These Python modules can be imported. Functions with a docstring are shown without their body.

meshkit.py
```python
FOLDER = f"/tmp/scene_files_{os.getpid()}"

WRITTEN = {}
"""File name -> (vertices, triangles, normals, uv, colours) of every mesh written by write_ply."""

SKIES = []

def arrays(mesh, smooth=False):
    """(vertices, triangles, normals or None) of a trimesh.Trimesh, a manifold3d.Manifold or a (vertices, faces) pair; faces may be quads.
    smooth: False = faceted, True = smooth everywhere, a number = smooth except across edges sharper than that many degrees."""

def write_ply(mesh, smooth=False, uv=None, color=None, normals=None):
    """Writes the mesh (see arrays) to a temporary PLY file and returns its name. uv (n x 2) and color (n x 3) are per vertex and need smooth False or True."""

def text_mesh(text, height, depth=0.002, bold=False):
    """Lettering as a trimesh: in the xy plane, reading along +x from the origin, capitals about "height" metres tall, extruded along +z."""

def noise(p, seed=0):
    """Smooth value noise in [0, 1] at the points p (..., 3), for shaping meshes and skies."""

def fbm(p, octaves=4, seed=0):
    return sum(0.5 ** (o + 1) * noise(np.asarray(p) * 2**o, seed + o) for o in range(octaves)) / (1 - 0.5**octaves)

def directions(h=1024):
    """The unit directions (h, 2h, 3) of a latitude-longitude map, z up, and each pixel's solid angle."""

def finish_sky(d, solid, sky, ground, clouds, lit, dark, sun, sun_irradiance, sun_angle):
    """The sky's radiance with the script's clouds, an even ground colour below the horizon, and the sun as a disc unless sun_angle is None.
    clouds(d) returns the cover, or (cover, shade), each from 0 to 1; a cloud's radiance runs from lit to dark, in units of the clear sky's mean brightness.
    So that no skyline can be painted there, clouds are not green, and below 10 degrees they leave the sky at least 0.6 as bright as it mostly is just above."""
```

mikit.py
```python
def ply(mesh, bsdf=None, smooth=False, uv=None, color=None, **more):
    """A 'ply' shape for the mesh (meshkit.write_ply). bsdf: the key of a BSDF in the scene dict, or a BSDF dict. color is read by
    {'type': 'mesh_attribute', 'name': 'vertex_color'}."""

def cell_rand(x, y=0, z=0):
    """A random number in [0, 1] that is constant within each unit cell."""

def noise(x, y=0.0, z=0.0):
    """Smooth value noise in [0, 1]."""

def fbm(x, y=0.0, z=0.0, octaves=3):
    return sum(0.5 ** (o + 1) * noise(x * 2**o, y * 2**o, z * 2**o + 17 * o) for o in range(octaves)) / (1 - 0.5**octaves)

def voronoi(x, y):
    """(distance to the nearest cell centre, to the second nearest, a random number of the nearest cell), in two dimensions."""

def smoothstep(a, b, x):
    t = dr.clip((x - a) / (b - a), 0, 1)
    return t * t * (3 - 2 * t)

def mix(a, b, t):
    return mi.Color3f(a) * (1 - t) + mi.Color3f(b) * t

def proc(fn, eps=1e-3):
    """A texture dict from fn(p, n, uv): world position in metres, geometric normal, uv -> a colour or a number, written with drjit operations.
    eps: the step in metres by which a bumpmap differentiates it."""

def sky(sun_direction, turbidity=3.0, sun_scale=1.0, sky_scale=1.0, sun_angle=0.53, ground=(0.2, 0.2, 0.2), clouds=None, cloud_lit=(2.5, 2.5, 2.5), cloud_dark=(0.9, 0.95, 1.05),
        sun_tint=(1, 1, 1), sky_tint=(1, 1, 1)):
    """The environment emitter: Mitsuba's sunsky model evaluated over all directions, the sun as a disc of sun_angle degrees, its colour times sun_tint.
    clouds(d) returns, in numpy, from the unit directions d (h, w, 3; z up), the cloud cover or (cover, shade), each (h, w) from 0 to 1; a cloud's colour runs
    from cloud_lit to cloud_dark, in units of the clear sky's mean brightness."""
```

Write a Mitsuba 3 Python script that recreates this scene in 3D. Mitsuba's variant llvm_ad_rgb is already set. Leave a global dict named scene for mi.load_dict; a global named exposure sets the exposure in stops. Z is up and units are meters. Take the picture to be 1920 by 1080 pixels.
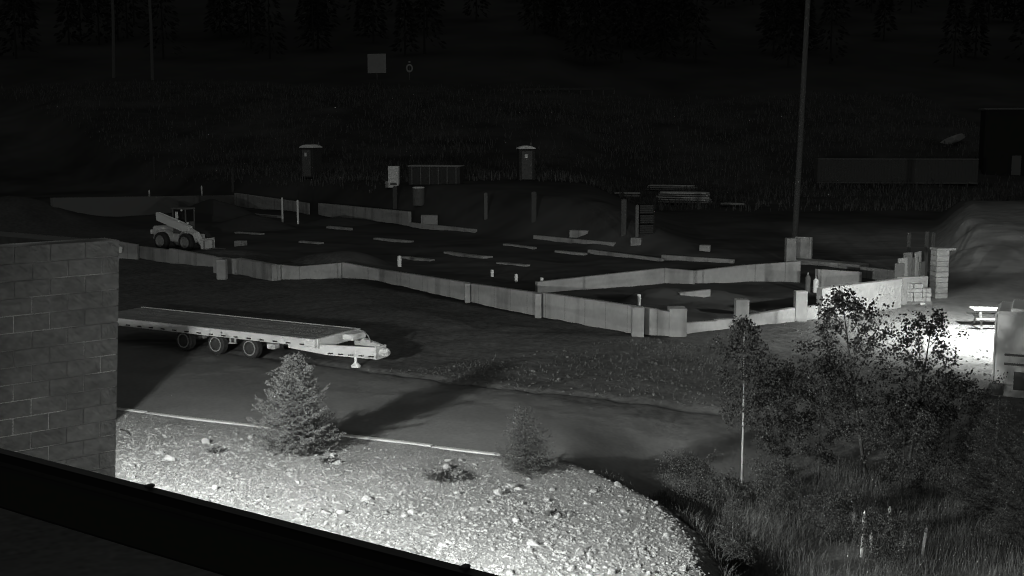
import math
import numpy as np, trimesh, drjit as dr, mitsuba as mi
import mikit, meshkit
from mikit import proc, noise, fbm, voronoi, smoothstep, mix, cell_rand

T = mi.ScalarTransform4f
rng = np.random.default_rng(7)
scene, labels = {}, {}

# ------------------------------------------------------------------ camera, sky, lamps, exposure
F, HOR, CAM = 2200.0, 240.0, np.array([0.0, 0.0, 8.0])        # focal length and horizon row in 1920 px, eye height
PITCH = math.atan((540 - HOR) / F)
cp, sp = math.cos(PITCH), math.sin(PITCH)
scene['camera'] = {'type': 'perspective', 'fov': math.degrees(2 * math.atan(960 / F)), 'fov_axis': 'x', 'near_clip': 0.1, 'far_clip': 3000.0,
                   'to_world': T().look_at(origin=[0, 0, 8], target=[0, cp, 8 - sp], up=[0, 0, 1])}
SKY, LAMP_LEFT, LAMP_RIGHT, LAMP_PORCH, FILL_EAVE = 0.042, 76.0, 37.0, 56.0, 22.0
TINT = (0.985, 1.0, 0.975)                                    # the faint green of the night camera
scene['sky'] = mikit.sky((0.4, -0.5, 0.6), turbidity=3, sun_scale=0.0, sky_scale=SKY, sun_angle=10, ground=(.1, .1, .1),
                         clouds=lambda d: np.ones(d.shape[:2]), cloud_lit=(1.0, 1.02, 0.99), cloud_dark=(.9, .92, .9))
exposure = 4.0


# ------------------------------------------------------------------ where a pixel of the photograph lies in the place
def ray(px, py):
    u = (540 - py)
    return np.array([px - 960, F * cp + u * sp, -F * sp + u * cp])


def atY(px, py, Y):
    d = ray(px, py); return CAM + d * (Y / d[1])


def atZ(px, py, z):
    d = ray(px, py); return CAM + d * ((z - CAM[2]) / d[2])


def ss(a, b, x):
    t = np.clip((np.asarray(x, float) - a) / (b - a), 0, 1); return t * t * (3 - 2 * t)


KS, KC = -0.426, 27.75                                        # kerb line Y = KC + KS X


def bx(Y):                                                    # right edge of the gravel bank
    return np.interp(Y, [12, 21, 22.9, 24.4, 26, 27.3, 40], [2.9, 3.15, 3.1, 2.7, 1.85, 1.1, 1.1])


RUT = np.array([[-30, 50], [-9.2, 41], [-3.8, 37.8], [.6, 35.3], [5.2, 33.7], [9, 33]])
SIMPLE = False


def fb(X, Y, s, o=3, seed=0):
    return meshkit.fbm(np.stack([np.asarray(X) * s, np.asarray(Y) * s, np.zeros_like(np.asarray(X, float))], -1), o, seed) - .5


def terrain(X, Y):
    X, Y = np.broadcast_arrays(np.asarray(X, float), np.asarray(Y, float))
    z = 0.9 * ss(50, 100, Y)
    wd = (Y + 1.17 * X - 76.5) / 1.54 + 2.0 * fb(X, Y, .12, 2, 4) * (1 - ss(8, 14, X))
    z = z + (2.6 - 2.3 * ss(5, 13, X)) * ss(1.8, 6.5, wd) * (1 - .25 * ss(20, 50, wd))
    hx = Y + 12 * fb(X, Y, .02, 2, 9)
    z = z + 0.21 * np.maximum(hx - 122, 0) * ss(118, 150, hx)
    z = z + 1.9 * ss(56.0, 66, Y + 1.5 * fb(X, Y, .3, 3, 5) - .15 * (X - 20)) * ss(-.6, 2.2, X - .366 * Y + 1.6 * fb(X, Y, .35, 3, 6)) * (1 - ss(80, 110, Y))
    for cx, cy, h, r in ((-37, 87, 2.3, 4.5), (-8.9, 65.0, .75, 2.0), (-10.8, 66.5, .55, 2.0), (-17.6, 70.0, .5, 2.2), (9.3, 54.6, .45, 1.4)):
        z = z + h * np.exp(-((X - cx) ** 2 + (Y - cy) ** 2) / r ** 2)
    # the low ground on the right; the dug strip is only painted shade
    s = ss(0, 1, (X - bx(Y) - .15) / (1.5 + np.maximum(Y - 27.3, 0) * .5)) * (1 - ss(28.5, 36, Y))
    z = z - .75 * s
    near = np.clip((Y - 12) / 6, 0, 1)
    z = z + near * (0.10 * fb(X, Y, .35, 3, 1) + .085 * fb(X, Y, 1.5, 3, 2) * ss(0, 1.5, Y - (KC + KS * X) - 4))
    z = z + .35 * fb(X, Y, .25, 3, 3) * ss(57, 66, Y) + .5 * fb(X, Y, .09, 3, 8) * ss(80, 110, Y)
    ry = np.interp(X, RUT[:, 0], RUT[:, 1])
    z = z - .10 * np.exp(-((Y - ry + .5 * fb(X, Y, .5, 2, 11)) / .22) ** 2) * ss(-12, -9, X) * (1 - ss(6, 9, X))
    z = z + .5 * fb(X, Y, .8, 3, 21) * ss(.5, 1.2, z) * ss(15, 19, X) * (1 - ss(75, 90, Y))
    # ripples churned up by tyres under the right-hand lamp
    m = np.exp(-((X - 15.2) / 3.5) ** 2 - ((Y - 38.2) / 3.2) ** 2)
    return z + m * .22 * (fb(X * .8 + Y * .25, Y * 2.2 - X * .4, .9, 3, 12))


def ground(px, py):
    d = ray(px, py)
    t = np.linspace(12 / F, 420 / F, 9000)
    p = CAM + d[None] * t[:, None]
    below = np.nonzero(p[:, 2] < terrain(p[:, 0], p[:, 1]))[0]
    return p[below[0]] if len(below) else p[-1]


# ------------------------------------------------------------------ naming
def numbered(name):
    if name not in used: used.add(name); return name
    k = 1
    while f'{name}_{k:03d}' in used: k += 1
    used.add(f'{name}_{k:03d}'); return f'{name}_{k:03d}'


used = set()


def thing(name, label, category, group=None):
    k = numbered(name); labels[k] = {'label': label, 'category': category}
    if group: labels[k]['group'] = group
    return k


def structure(name, label, mesh=None, bsdf=None, kind='structure', smooth=False, category=None):
    k = numbered(name); labels[k] = {'label': label, 'kind': kind}
    if category: labels[k]['category'] = category
    if mesh is not None: scene[k] = mikit.ply(mesh, bsdf, smooth=smooth)
    return k


def part(parent, name, mesh, bsdf, smooth=False, label=None, kind=None, **more):
    k = numbered(f'{parent}__{name}')
    scene[k] = mikit.ply(mesh, bsdf, smooth=smooth, **more)
    if label or kind:
        labels[k] = {}
        if label: labels[k]['label'] = label
        if kind: labels[k]['kind'] = kind
    return k


# ------------------------------------------------------------------ mesh pieces
def cat(*ms):
    ms = [m for q in ms for m in (q if isinstance(q, list) else [q])]
    vs, fs, n = [], [], 0
    for m in ms:
        v, f = (m.vertices, m.faces) if hasattr(m, 'faces') else m
        vs.append(np.asarray(v, float)); fs.append(np.asarray(f, int) + n); n += len(v)
    return trimesh.Trimesh(np.vstack(vs), np.vstack(fs), process=False)


def frame(heading):                                           # axes: along, across (left of it), up
    a = np.array([math.cos(heading), math.sin(heading), 0]); return np.array([a, [-a[1], a[0], 0], [0, 0, 1.0]])


def box(c, size, ax=np.eye(3), bevel=0.0):
    h = np.asarray(size, float) / 2
    b = min(bevel, h.min() * .45)
    pts = []
    for s in np.ndindex(2, 2, 2):
        g = np.array(s) * 2 - 1
        if b > 0:
            for k in range(3):
                q = g * h; q = q - g * b; q[k] = g[k] * h[k]; pts.append(q)
        else:
            pts.append(g * h)
    m = trimesh.convex.convex_hull(np.array(pts))
    return trimesh.Trimesh(np.asarray(c) + m.vertices @ ax, m.faces, process=False)


def hexa(bottom, top):                                        # eight corners: two loops of four
    v = np.vstack([bottom, top]); m = trimesh.convex.convex_hull(v); return trimesh.Trimesh(m.vertices, m.faces, process=False)


def tube(pts, radii, sides=8):
    p = np.asarray(pts, float); n = len(p); r = np.broadcast_to(np.asarray(radii, float), (n,))
    t = np.gradient(p, axis=0); t /= np.linalg.norm(t, axis=1, keepdims=True) + 1e-12
    ref = np.where(np.abs(t[:, 2:]) < .9, [0, 0, 1.0], [1.0, 0, 0])
    a = np.cross(t, ref); a /= np.linalg.norm(a, axis=1, keepdims=True) + 1e-12
    b = np.cross(t, a); an = np.arange(sides) * 2 * np.pi / sides
    v = (p[:, None] + r[:, None, None] * (np.cos(an)[None, :, None] * a[:, None] + np.sin(an)[None, :, None] * b[:, None])).reshape(-1, 3)
    f = []
    for i in range(n - 1):
        for j in range(sides):
            q = [i * sides + j, i * sides + (j + 1) % sides, (i + 1) * sides + (j + 1) % sides, (i + 1) * sides + j]
            f += [[q[0], q[1], q[2]], [q[0], q[2], q[3]]]
    v = np.vstack([v, p[:1], p[-1:]]); e = len(v)
    for j in range(sides):
        f += [[e - 2, (j + 1) % sides, j], [e - 1, (n - 1) * sides + j, (n - 1) * sides + (j + 1) % sides]]
    return trimesh.Trimesh(v, np.array(f), process=False)


def lathe(profile, centre, axis, sides=20):                   # profile: (radius, along)
    axis = np.asarray(axis, float) / np.linalg.norm(axis)
    u = np.cross(axis, [0, 0, 1.0] if abs(axis[2]) < .9 else [1.0, 0, 0]); u /= np.linalg.norm(u); w = np.cross(axis, u)
    an = np.arange(sides) * 2 * np.pi / sides
    v = np.vstack([np.asarray(centre) + axis * z + r * (np.cos(an)[:, None] * u + np.sin(an)[:, None] * w) for r, z in profile])
    f = []
    for i in range(len(profile) - 1):
        for j in range(sides):
            q = [i * sides + j, i * sides + (j + 1) % sides, (i + 1) * sides + (j + 1) % sides, (i + 1) * sides + j]
            f += [[q[0], q[1], q[2]], [q[0], q[2], q[3]]]
    return trimesh.Trimesh(v, np.array(f), process=False)


ICO = [trimesh.creation.icosphere(subdivisions=k) for k in (0, 1, 2)]


def rock(c, r, level=1, flat=.75):
    m = ICO[level]; v = m.vertices.copy()
    for _ in range(11 if level else 2):                        # faces cut off flat
        d = rng.normal(size=3); d /= np.linalg.norm(d); h = rng.uniform(.42, .85)
        s = v @ d; v = v - np.maximum(s - h, 0)[:, None] * d
    v = v * rng.uniform(.75, 1.3, 3) * [1, 1, flat]
    a = rng.uniform(0, 6.28); ca, sa = math.cos(a), math.sin(a)
    tilt = rng.normal(0, .25); R = np.array([[ca, -sa, 0], [sa, ca, 0], [0, 0, 1]]) @ np.array([[1, 0, 0], [0, math.cos(tilt), -math.sin(tilt)], [0, math.sin(tilt), math.cos(tilt)]])
    return trimesh.Trimesh(np.asarray(c) + (v * r) @ R.T, m.faces, process=False)


def sheet(xs, ys, fn):
    X, Y = np.meshgrid(xs, ys); Z = fn(X, Y); n, m = X.shape
    i = np.arange(n * m).reshape(n, m)
    q = np.stack([i[:-1, :-1], i[:-1, 1:], i[1:, 1:], i[1:, :-1]], -1).reshape(-1, 4)
    return trimesh.Trimesh(np.stack([X, Y, Z], -1).reshape(-1, 3), np.vstack([q[:, [0, 1, 2]], q[:, [0, 2, 3]]]), process=False)


# ------------------------------------------------------------------ materials
def mat(name, fn_or_value, rough=None, two=True):
    refl = proc(fn_or_value) if callable(fn_or_value) else {'type': 'rgb', 'value': [fn_or_value * 1.0, fn_or_value * 1.01, fn_or_value * .985]}
    b = {'type': 'diffuse', 'reflectance': refl} if rough is None else {'type': 'principled', 'base_color': refl, 'roughness': rough, 'specular': .4}
    scene[name] = {'type': 'twosided', 'bsdf': b} if two else b


def g3(v): return mi.Color3f(v, v * 1.008, v * .985)


def f_ground(p, n, uv):
    x, y = p.x, p.y
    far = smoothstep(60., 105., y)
    a = .115 + .07 * (fbm(x * .5, y * .5, 0., 4) - .5) + .09 * (fbm(x * 7., y * 7., 0., 3) - .5)
    lane = smoothstep(.0, 2.0, RUTY(x) - y - .3) * smoothstep(-9., -4., -x)     # the smooth packed lane beside the kerb
    a = dr.lerp(a, .158 + .04 * (fbm(x * 14., y * 14., 3., 2) - .5) + .03 * (fbm(x * .8, y * .8, 5., 3) - .5), lane)
    dirt = .075 + .09 * (fbm(x * .35, y * .8, 2., 4) - .4)
    a = dr.lerp(a, dirt, dr.maximum(smoothstep(52.5, 54., y + 1.17 * x) * smoothstep(39.5, 41.5, y - .66 * x), smoothstep(.5, 1.2, p.z) * smoothstep(16., 19., x)))
    a = dr.lerp(a, .36 + .28 * (fbm(x * .7, y * 3., p.z * 3., 4) - .5), smoothstep(.3, .9, p.z) * smoothstep(18., 21., x) * (1. - smoothstep(75., 90., y)))  # right bank coloured paler to stand in for the lamp's glow
    trench_shade = smoothstep(50.2, 51.2, y + 1.17 * x + 1.2 * (fbm(x * .6, y * .6, 8., 3) - .5)) * (1. - smoothstep(52.6, 53.4, y + 1.17 * x)) * smoothstep(-10., -6., x) * (1. - smoothstep(5.4, 6.6, x))
    a = dr.lerp(a, .03 + .02 * noise(x * 3., y * 3., 0.), trench_shade)  # shade of the gap at the wall base, painted as a dark band
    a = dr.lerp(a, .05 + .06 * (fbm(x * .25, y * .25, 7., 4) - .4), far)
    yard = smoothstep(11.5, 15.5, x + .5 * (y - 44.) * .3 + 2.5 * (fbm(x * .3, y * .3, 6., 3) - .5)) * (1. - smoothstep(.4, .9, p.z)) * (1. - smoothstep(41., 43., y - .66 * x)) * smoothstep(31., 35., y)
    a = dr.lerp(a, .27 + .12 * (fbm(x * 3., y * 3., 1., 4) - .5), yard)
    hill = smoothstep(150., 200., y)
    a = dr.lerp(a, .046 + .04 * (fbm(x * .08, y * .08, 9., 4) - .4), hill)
    return g3(dr.clip(a, .012, .4))


def RUTY(x): return 35.7 - .55 * x + .012 * x * x


def f_gravel(p, n, uv):
    d1, d2, c = voronoi(p.x * 16., p.y * 16.)
    a = .195 + .06 * (c - .5) + .10 * (fbm(p.x * 1.1, p.y * 1.1, 0., 3) - .5)
    a = a * (.72 + .28 * smoothstep(.0, .25, d2 - d1)) + .06 * (fbm(p.x * 40., p.y * 40., p.z * 40., 2) - .5)
    return g3(a)


def f_stone(base):
    def f(p, n, uv): return g3(dr.clip(base + .09 * (fbm(p.x * 9., p.y * 9., p.z * 9., 3) - .5) + .07 * (cell_rand(p.x * 4., p.y * 4., 0.) - .5), .05, .8))
    return f


def f_block(p, n, uv):
    a = .20 + .14 * (fbm(p.x * 11., p.y * 14., p.z * 14., 4) - .5) + .12 * (fbm(p.x * 2., p.y * 2., p.z * 2., 3) - .5)
    return g3(dr.clip(a, .04, .5))


def f_roof(p, n, uv): return g3(.115 + .07 * (fbm(p.x * 40., p.y * 40., 0., 3) - .5) + .05 * (fbm(p.x * 2., p.y * 2., 0., 3) - .5))


def f_mortar(p, n, uv): return g3(.22 + .55 * smoothstep(.42, .68, fbm(p.x * 1.6, p.y * 1.6, p.z * 1.9, 3)))


def f_concrete(p, n, uv):
    a = .36 + .10 * (fbm(p.x * .9, p.y * .9, p.z * 1.4, 4) - .5) + .08 * (fbm(p.x * 9., p.y * 9., p.z * 5., 3) - .5)
    u = p.x * -.65 + p.y * .76
    t = u / 1.22 - dr.floor(u / 1.22)
    joint = 1. - smoothstep(.0, .03, dr.minimum(t, 1. - t))
    streak = smoothstep(.55, .8, fbm(u * 2.2, p.z * .25, 4., 3))
    return g3(dr.clip((a - .06 * smoothstep(.5, .7, fbm(p.x * .35, p.y * .35, p.z * 2., 3))) * (1. - .35 * joint) * (1. - .30 * streak), .05, .7))


def f_wood(p, n, uv):
    return g3(.19 + .09 * (fbm(p.x * 3., p.y * 3., p.z * 20., 3) - .5) + .05 * (fbm(p.x * 30., p.y * 30., p.z * 30., 2) - .5))


def f_paint(p, n, uv):
    w = smoothstep(.55, .75, fbm(p.x * 2.3, p.y * 2.3, p.z * 4., 4))
    return g3(.62 - .22 * w + .05 * (fbm(p.x * 17., p.y * 17., p.z * 17., 2) - .5))


def f_leaf(p, n, uv): return g3(.044 + .045 * (cell_rand(p.x * 14., p.y * 14., p.z * 14.) - .4))
def f_needle(p, n, uv): return g3(.12 + .07 * (noise(p.x * 9., p.y * 9., p.z * 9.) - .45))
def f_grass(p, n, uv): return g3(.11 + .07 * (fbm(p.x * 1.3, p.y * 1.3, 0., 3) - .45) + .03 * (cell_rand(p.x * 30., p.y * 30., 0.) - .5))


def f_box(p, n, uv):
    return g3(.68 + .05 * (fbm(p.x * 1.5, p.y * 1.5, p.z * 1.5, 4) - .5) - .10 * smoothstep(.6, .8, fbm(p.x * 6., p.y * 6., p.z * 1.2, 3)))


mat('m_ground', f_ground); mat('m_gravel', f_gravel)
for k, b in enumerate((.20, .22, .26, .12)): mat(f'm_stone{k}', f_stone(b))
mat('m_block', f_block); mat('m_concrete', f_concrete); mat('m_wood', f_wood); mat('m_paint', f_paint)
mat('m_leaf', f_leaf); mat('m_leaf2', .075); mat('m_needle', f_needle); mat('m_grass', f_grass); mat('m_box', f_box)
mat('m_mortar', f_mortar); mat('m_white', .78); mat('m_pipe', .80, .4); mat('m_dark', .03); mat('m_rubber', .035, .8); mat('m_grey', .28); mat('m_mid', .14)
mat('m_bark', .06); mat('m_pale_bark', .34); mat('m_roof', f_roof); mat('m_metal', .05, .45); mat('m_deck', f_wood); mat('m_red_tape', .05); mat('m_window', .02, .1)
mat('m_pole', .09); mat('m_far_leaf', .04); mat('m_sign', .38); mat('m_kerb', .36); mat('m_steel', .45, .4); mat('m_weed', .055); mat('m_clod', .13); mat('m_lumber', .5); mat('m_dark_concrete', .17); mat('m_hayd', .06); mat('m_far_box', .10)

# ------------------------------------------------------------------ the ground
ys = np.concatenate([np.arange(-30, 14, 2.0), np.arange(14, 34, .14), np.arange(34, 48, .12), np.arange(48, 70, .3), np.arange(70, 125, .8), np.arange(125, 240, 3), np.arange(240, 620, 12)])
xs = np.concatenate([np.arange(-420, -60, 12), np.arange(-60, -20, 1.2), np.arange(-20, -12, .4), np.arange(-12, 19, .14), np.arange(19, 38, .3), np.arange(38, 70, 1.5), np.arange(70, 421, 12)])
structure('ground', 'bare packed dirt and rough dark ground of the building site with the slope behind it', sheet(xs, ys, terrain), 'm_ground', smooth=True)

# gravel bank: its own sheet, stones and pebbles
GB = .09


def gz(X, Y): return terrain(X, Y) + GB * (1 - ss(.1, .9, X - bx(Y)))


gx, gy = np.arange(-16, 4.6, .1), np.arange(14, 36, .1)
m = sheet(gx, gy, gz)
c = m.triangles_center
keep = (c[:, 1] < KC + KS * c[:, 0] - .02) & (c[:, 0] < bx(c[:, 1]) + .8)
m = trimesh.Trimesh(m.vertices, m.faces[keep], process=False); m.remove_unreferenced_vertices()
m.vertices[:, 2] += .025 * (meshkit.fbm(m.vertices * 6, 2, 3) - .5)
bank = structure('gravel_bank', 'pale gravel and cobble bank between the low roof and the white kerb', m, 'm_gravel', smooth=True)


def on_bank(n, extra=.0):
    out = []
    while len(out) < n:
        X, Y = rng.uniform(-12, 4.4), rng.uniform(18.5, 33)
        if Y > KC + KS * X - .12 - extra or X > bx(Y) + .75: continue
        if (X + 9) * .0 - Y + 17.9 - .33 * X > 0: continue    # under the roof edge, never in view
        dk = KC + KS * X - Y                                  # few big stones near the kerb
        if rng.random() > .25 + .75 * min(1, dk / 3): continue
        out.append((X, Y))
    return np.array(out)


big = on_bank(300, .25)
rad = np.sort(np.exp(rng.normal(math.log(.062), .36, 300)).clip(.04, .16))[::-1]
SHOWN = [(320, 870, .18, 2), (385, 838, .14, 1), (165 + 135, 858, .12, 1), (838, 886, .12, 2), (640, 640 + 330, .11, 1), (1112, 930, .10, 2), (690, 945, .12, 1), (612, 972, .11, 1),
         (935, 935, .13, 1), (960, 920, .14, 1), (972, 925, .13, 2), (1030, 967, .11, 2), (1045, 980, .12, 2), (775, 970, .12, 2), (1085, 1050, .15, 2), (1000, 1030, .13, 1)]
for i in range(300):
    if i < len(SHOWN):
        px, py, r, v = SHOWN[i]; p = ground(px, py)[:2]
    else:
        p, r, v = big[i], rad[i], int(rng.choice([0, 1, 1, 2, 2, 3], p=[.25, .2, .2, .15, .12, .08]))
    part(bank, 'stone', rock([p[0], p[1], gz(p[0], p[1]) + r * .12], r, 1), f'm_stone{v}')
pb = on_bank(26000)
pr = np.exp(rng.normal(math.log(.026), .42, len(pb))).clip(.011, .07)
pr = pr * np.clip(.62 + .10 * (KC + KS * pb[:, 0] - pb[:, 1]), .6, 1.15)
pz = gz(pb[:, 0], pb[:, 1])
for v in range(3):
    part(bank, 'pebbles', cat([rock([x, y, z - r * .08], r, 0, .55) for (x, y), r, z in zip(pb[v::3], pr[v::3], pz[v::3])]), f'm_stone{v}', kind='stuff')

# a flat dark rag/weed on the stones under the large boulder
w = thing('weed_clump', 'dark flat spreading weed on the gravel below a white boulder', 'weed')
c0 = ground(833, 905)


def leafquads(P, D, L, W, up=None):                           # one diamond leaf of four vertices per row
    D = D / (np.linalg.norm(D, axis=1, keepdims=True) + 1e-9)
    S = np.cross(D, rng.normal(size=D.shape) if up is None else up); S /= np.linalg.norm(S, axis=1, keepdims=True) + 1e-9
    N = np.cross(D, S)
    L, W = np.asarray(L)[:, None], np.asarray(W)[:, None]
    v = np.stack([P, P + D * L * .45 + S * W * .5 + N * L * .06, P + D * L, P + D * L * .5 - S * W * .5 + N * L * .06], 1).reshape(-1, 3)
    i = np.arange(len(P))[:, None] * 4
    return trimesh.Trimesh(v, np.vstack([i + [0, 1, 2], i + [0, 2, 3]]), process=False)


def weed(name_key, c, r, n, h=.12):
    a = rng.uniform(0, 6.28, n); q = r * np.sqrt(rng.random(n))
    lob = .6 + .4 * np.abs(np.cos(a * 2.5 + 1))
    P = np.stack([c[0] + np.cos(a) * q * lob * 1.3, c[1] + np.sin(a) * q * lob, c[2] + GB + .03 + h * rng.random(n)], 1)
    D = np.stack([np.cos(a), np.sin(a), rng.normal(.1, .3, n)], 1)
    part(name_key, 'leaves', leafquads(P, D, rng.uniform(.08, .16, n), rng.uniform(.04, .07, n)), 'm_grass')


weed(w, c0, .33, 520)
for px, py, lab in ((402, 855, 'small dark weed among pale stones near the block wall'), (612, 875, 'small dark weed among stones under the spruce'), (1040, 975, 'small dark tuft among cobbles right of centre')):
    weed(thing('weed_clump', lab, 'weed'), ground(px, py), .12, 90, .08)
st = thing('stick', 'thin dark stick lying on gravel near the block wall', 'stick')
s0, s1 = ground(226, 815), ground(243, 826)
part(st, 'twig', tube([s0 + [0, 0, .14], (s0 + s1) / 2 + [0, 0, .2], s1 + [0, 0, .15]], [.015, .014, .008], 6), 'm_bark')

# kerb in cast lengths
kerb = structure('kerb', 'white concrete kerb along the top of the gravel bank')
ka = np.array([1, KS, 0]) / math.hypot(1, KS); kb = np.array([-ka[1], ka[0], 0])
x0 = -13.0
while x0 < 1.0:
    x1 = min(x0 + 2.75, 1.1)
    p0 = np.array([x0 + .012, KC + KS * (x0 + .012), 0]); p1 = np.array([x1 - .012, KC + KS * (x1 - .012), 0])
    L = np.linalg.norm(p1 - p0); mid = (p0 + p1) / 2
    z = float(terrain(mid[0], mid[1])) + rng.normal(0, .006)
    part(kerb, 'segment', box([mid[0], mid[1], z - .045], [L, .16, .34], np.array([ka, kb, [0, 0, 1]]), .015), 'm_kerb')
    x0 = x1

# ------------------------------------------------------------------ block wall on the left and the low roof in front
bw = thing('block_wall', 'tall grey concrete block wall at the left edge with pale mortar joints', 'wall')
WC = np.array([-4.62, 13.75, 0]); wd_ = np.array([.756, .655, 0]); wn = np.array([.655, -.756, 0]); wl = np.array([-.83, .558, 0])
TOPZ = 6.70; LEAN = .062                                      # the face leans back a little
RH, BL = .196, .40
up = np.array([-.0, 0, 1.0])


def wallpt(t, z, out=0.0): return WC - wd_ * (t + (z - TOPZ) * 0) + wn * out + np.array([0, 0, z]) + np.array([(z - TOPZ) * LEAN, 0, 0])


core = hexa(np.array([wallpt(.012, 0, -.012), wallpt(7, 0, -.012), wallpt(7, 0, -.4), wallpt(.012, 0, -.4)]), np.array([wallpt(.012, TOPZ - .006, -.012), wallpt(7, TOPZ - .006, -.012), wallpt(7, TOPZ - .006, -.4), wallpt(.012, TOPZ - .006, -.4)]))
part(bw, 'mortar_core', core, 'm_mortar')
rows = 17
for r in range(rows):
    zt = TOPZ - r * RH - .0065; zb = TOPZ - (r + 1) * RH + .0065
    t = 0.0; first = True
    while t < 2.4:
        ln = BL / 2 if (first and r % 2) else BL
        a0, a1 = t + (0 if first else .0065), t + ln - .0065
        nx, nz = 12, 7
        gxs, gzs = np.linspace(a0, a1, nx), np.linspace(zb, zt, nz)
        V = []
        for iz, z in enumerate(gzs):
            for ix, tt in enumerate(gxs):
                edge = ix in (0, nx - 1) or iz in (0, nz - 1)
                V.append(wallpt(tt, z, (.006 if edge else (.010 if ix in (1, nx - 2) or iz in (1, nz - 2) else .018) + rng.uniform(-.008, .010))))
        nF = len(V); idx = np.arange(nF).reshape(nz, nx)
        q = np.stack([idx[:-1, :-1], idx[:-1, 1:], idx[1:, 1:], idx[1:, :-1]], -1).reshape(-1, 4)
        fs = [np.vstack([q[:, [0, 1, 2]], q[:, [0, 2, 3]]])]
        ring = list(idx[0]) + list(idx[1:, -1]) + list(idx[-1, -2::-1]) + list(idx[-2:0:-1, 0])
        bk = [np.asarray(V[k]) - wn * (.19 if (first and k in idx[:, 0]) else .03) for k in ring]
        V = V + bk; n = len(ring)
        fs.append(np.array([[ring[k], nF + k, nF + (k + 1) % n] for k in range(n)] + [[ring[k], nF + (k + 1) % n, ring[(k + 1) % n]] for k in range(n)]))
        part(bw, 'block', (np.array(V), np.vstack(fs)), 'm_block')
        t += ln; first = False
part(bw, 'wing_wall', box([-14.0, 27.1, 1.6], [7.0, .4, 3.3]), 'm_block')
# the side of that wing that faces the gravel, and its coping
side = hexa(np.array([WC + wl * .42 + [-.42 + .0, 0, 0] + wn * -.02, WC + wl * 26, WC + wl * 26 - wd_ * .4, WC + wl * .42 - wd_ * .4]), np.array([WC + wl * .42 + wn * -.02 + [0, 0, TOPZ - .02], WC + wl * 26 + [0, 0, TOPZ - .02], WC + wl * 26 - wd_ * .4 + [0, 0, TOPZ - .02], WC + wl * .42 - wd_ * .4 + [0, 0, TOPZ - .02]]))
part(bw, 'side_wall', side, 'm_block')

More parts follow.
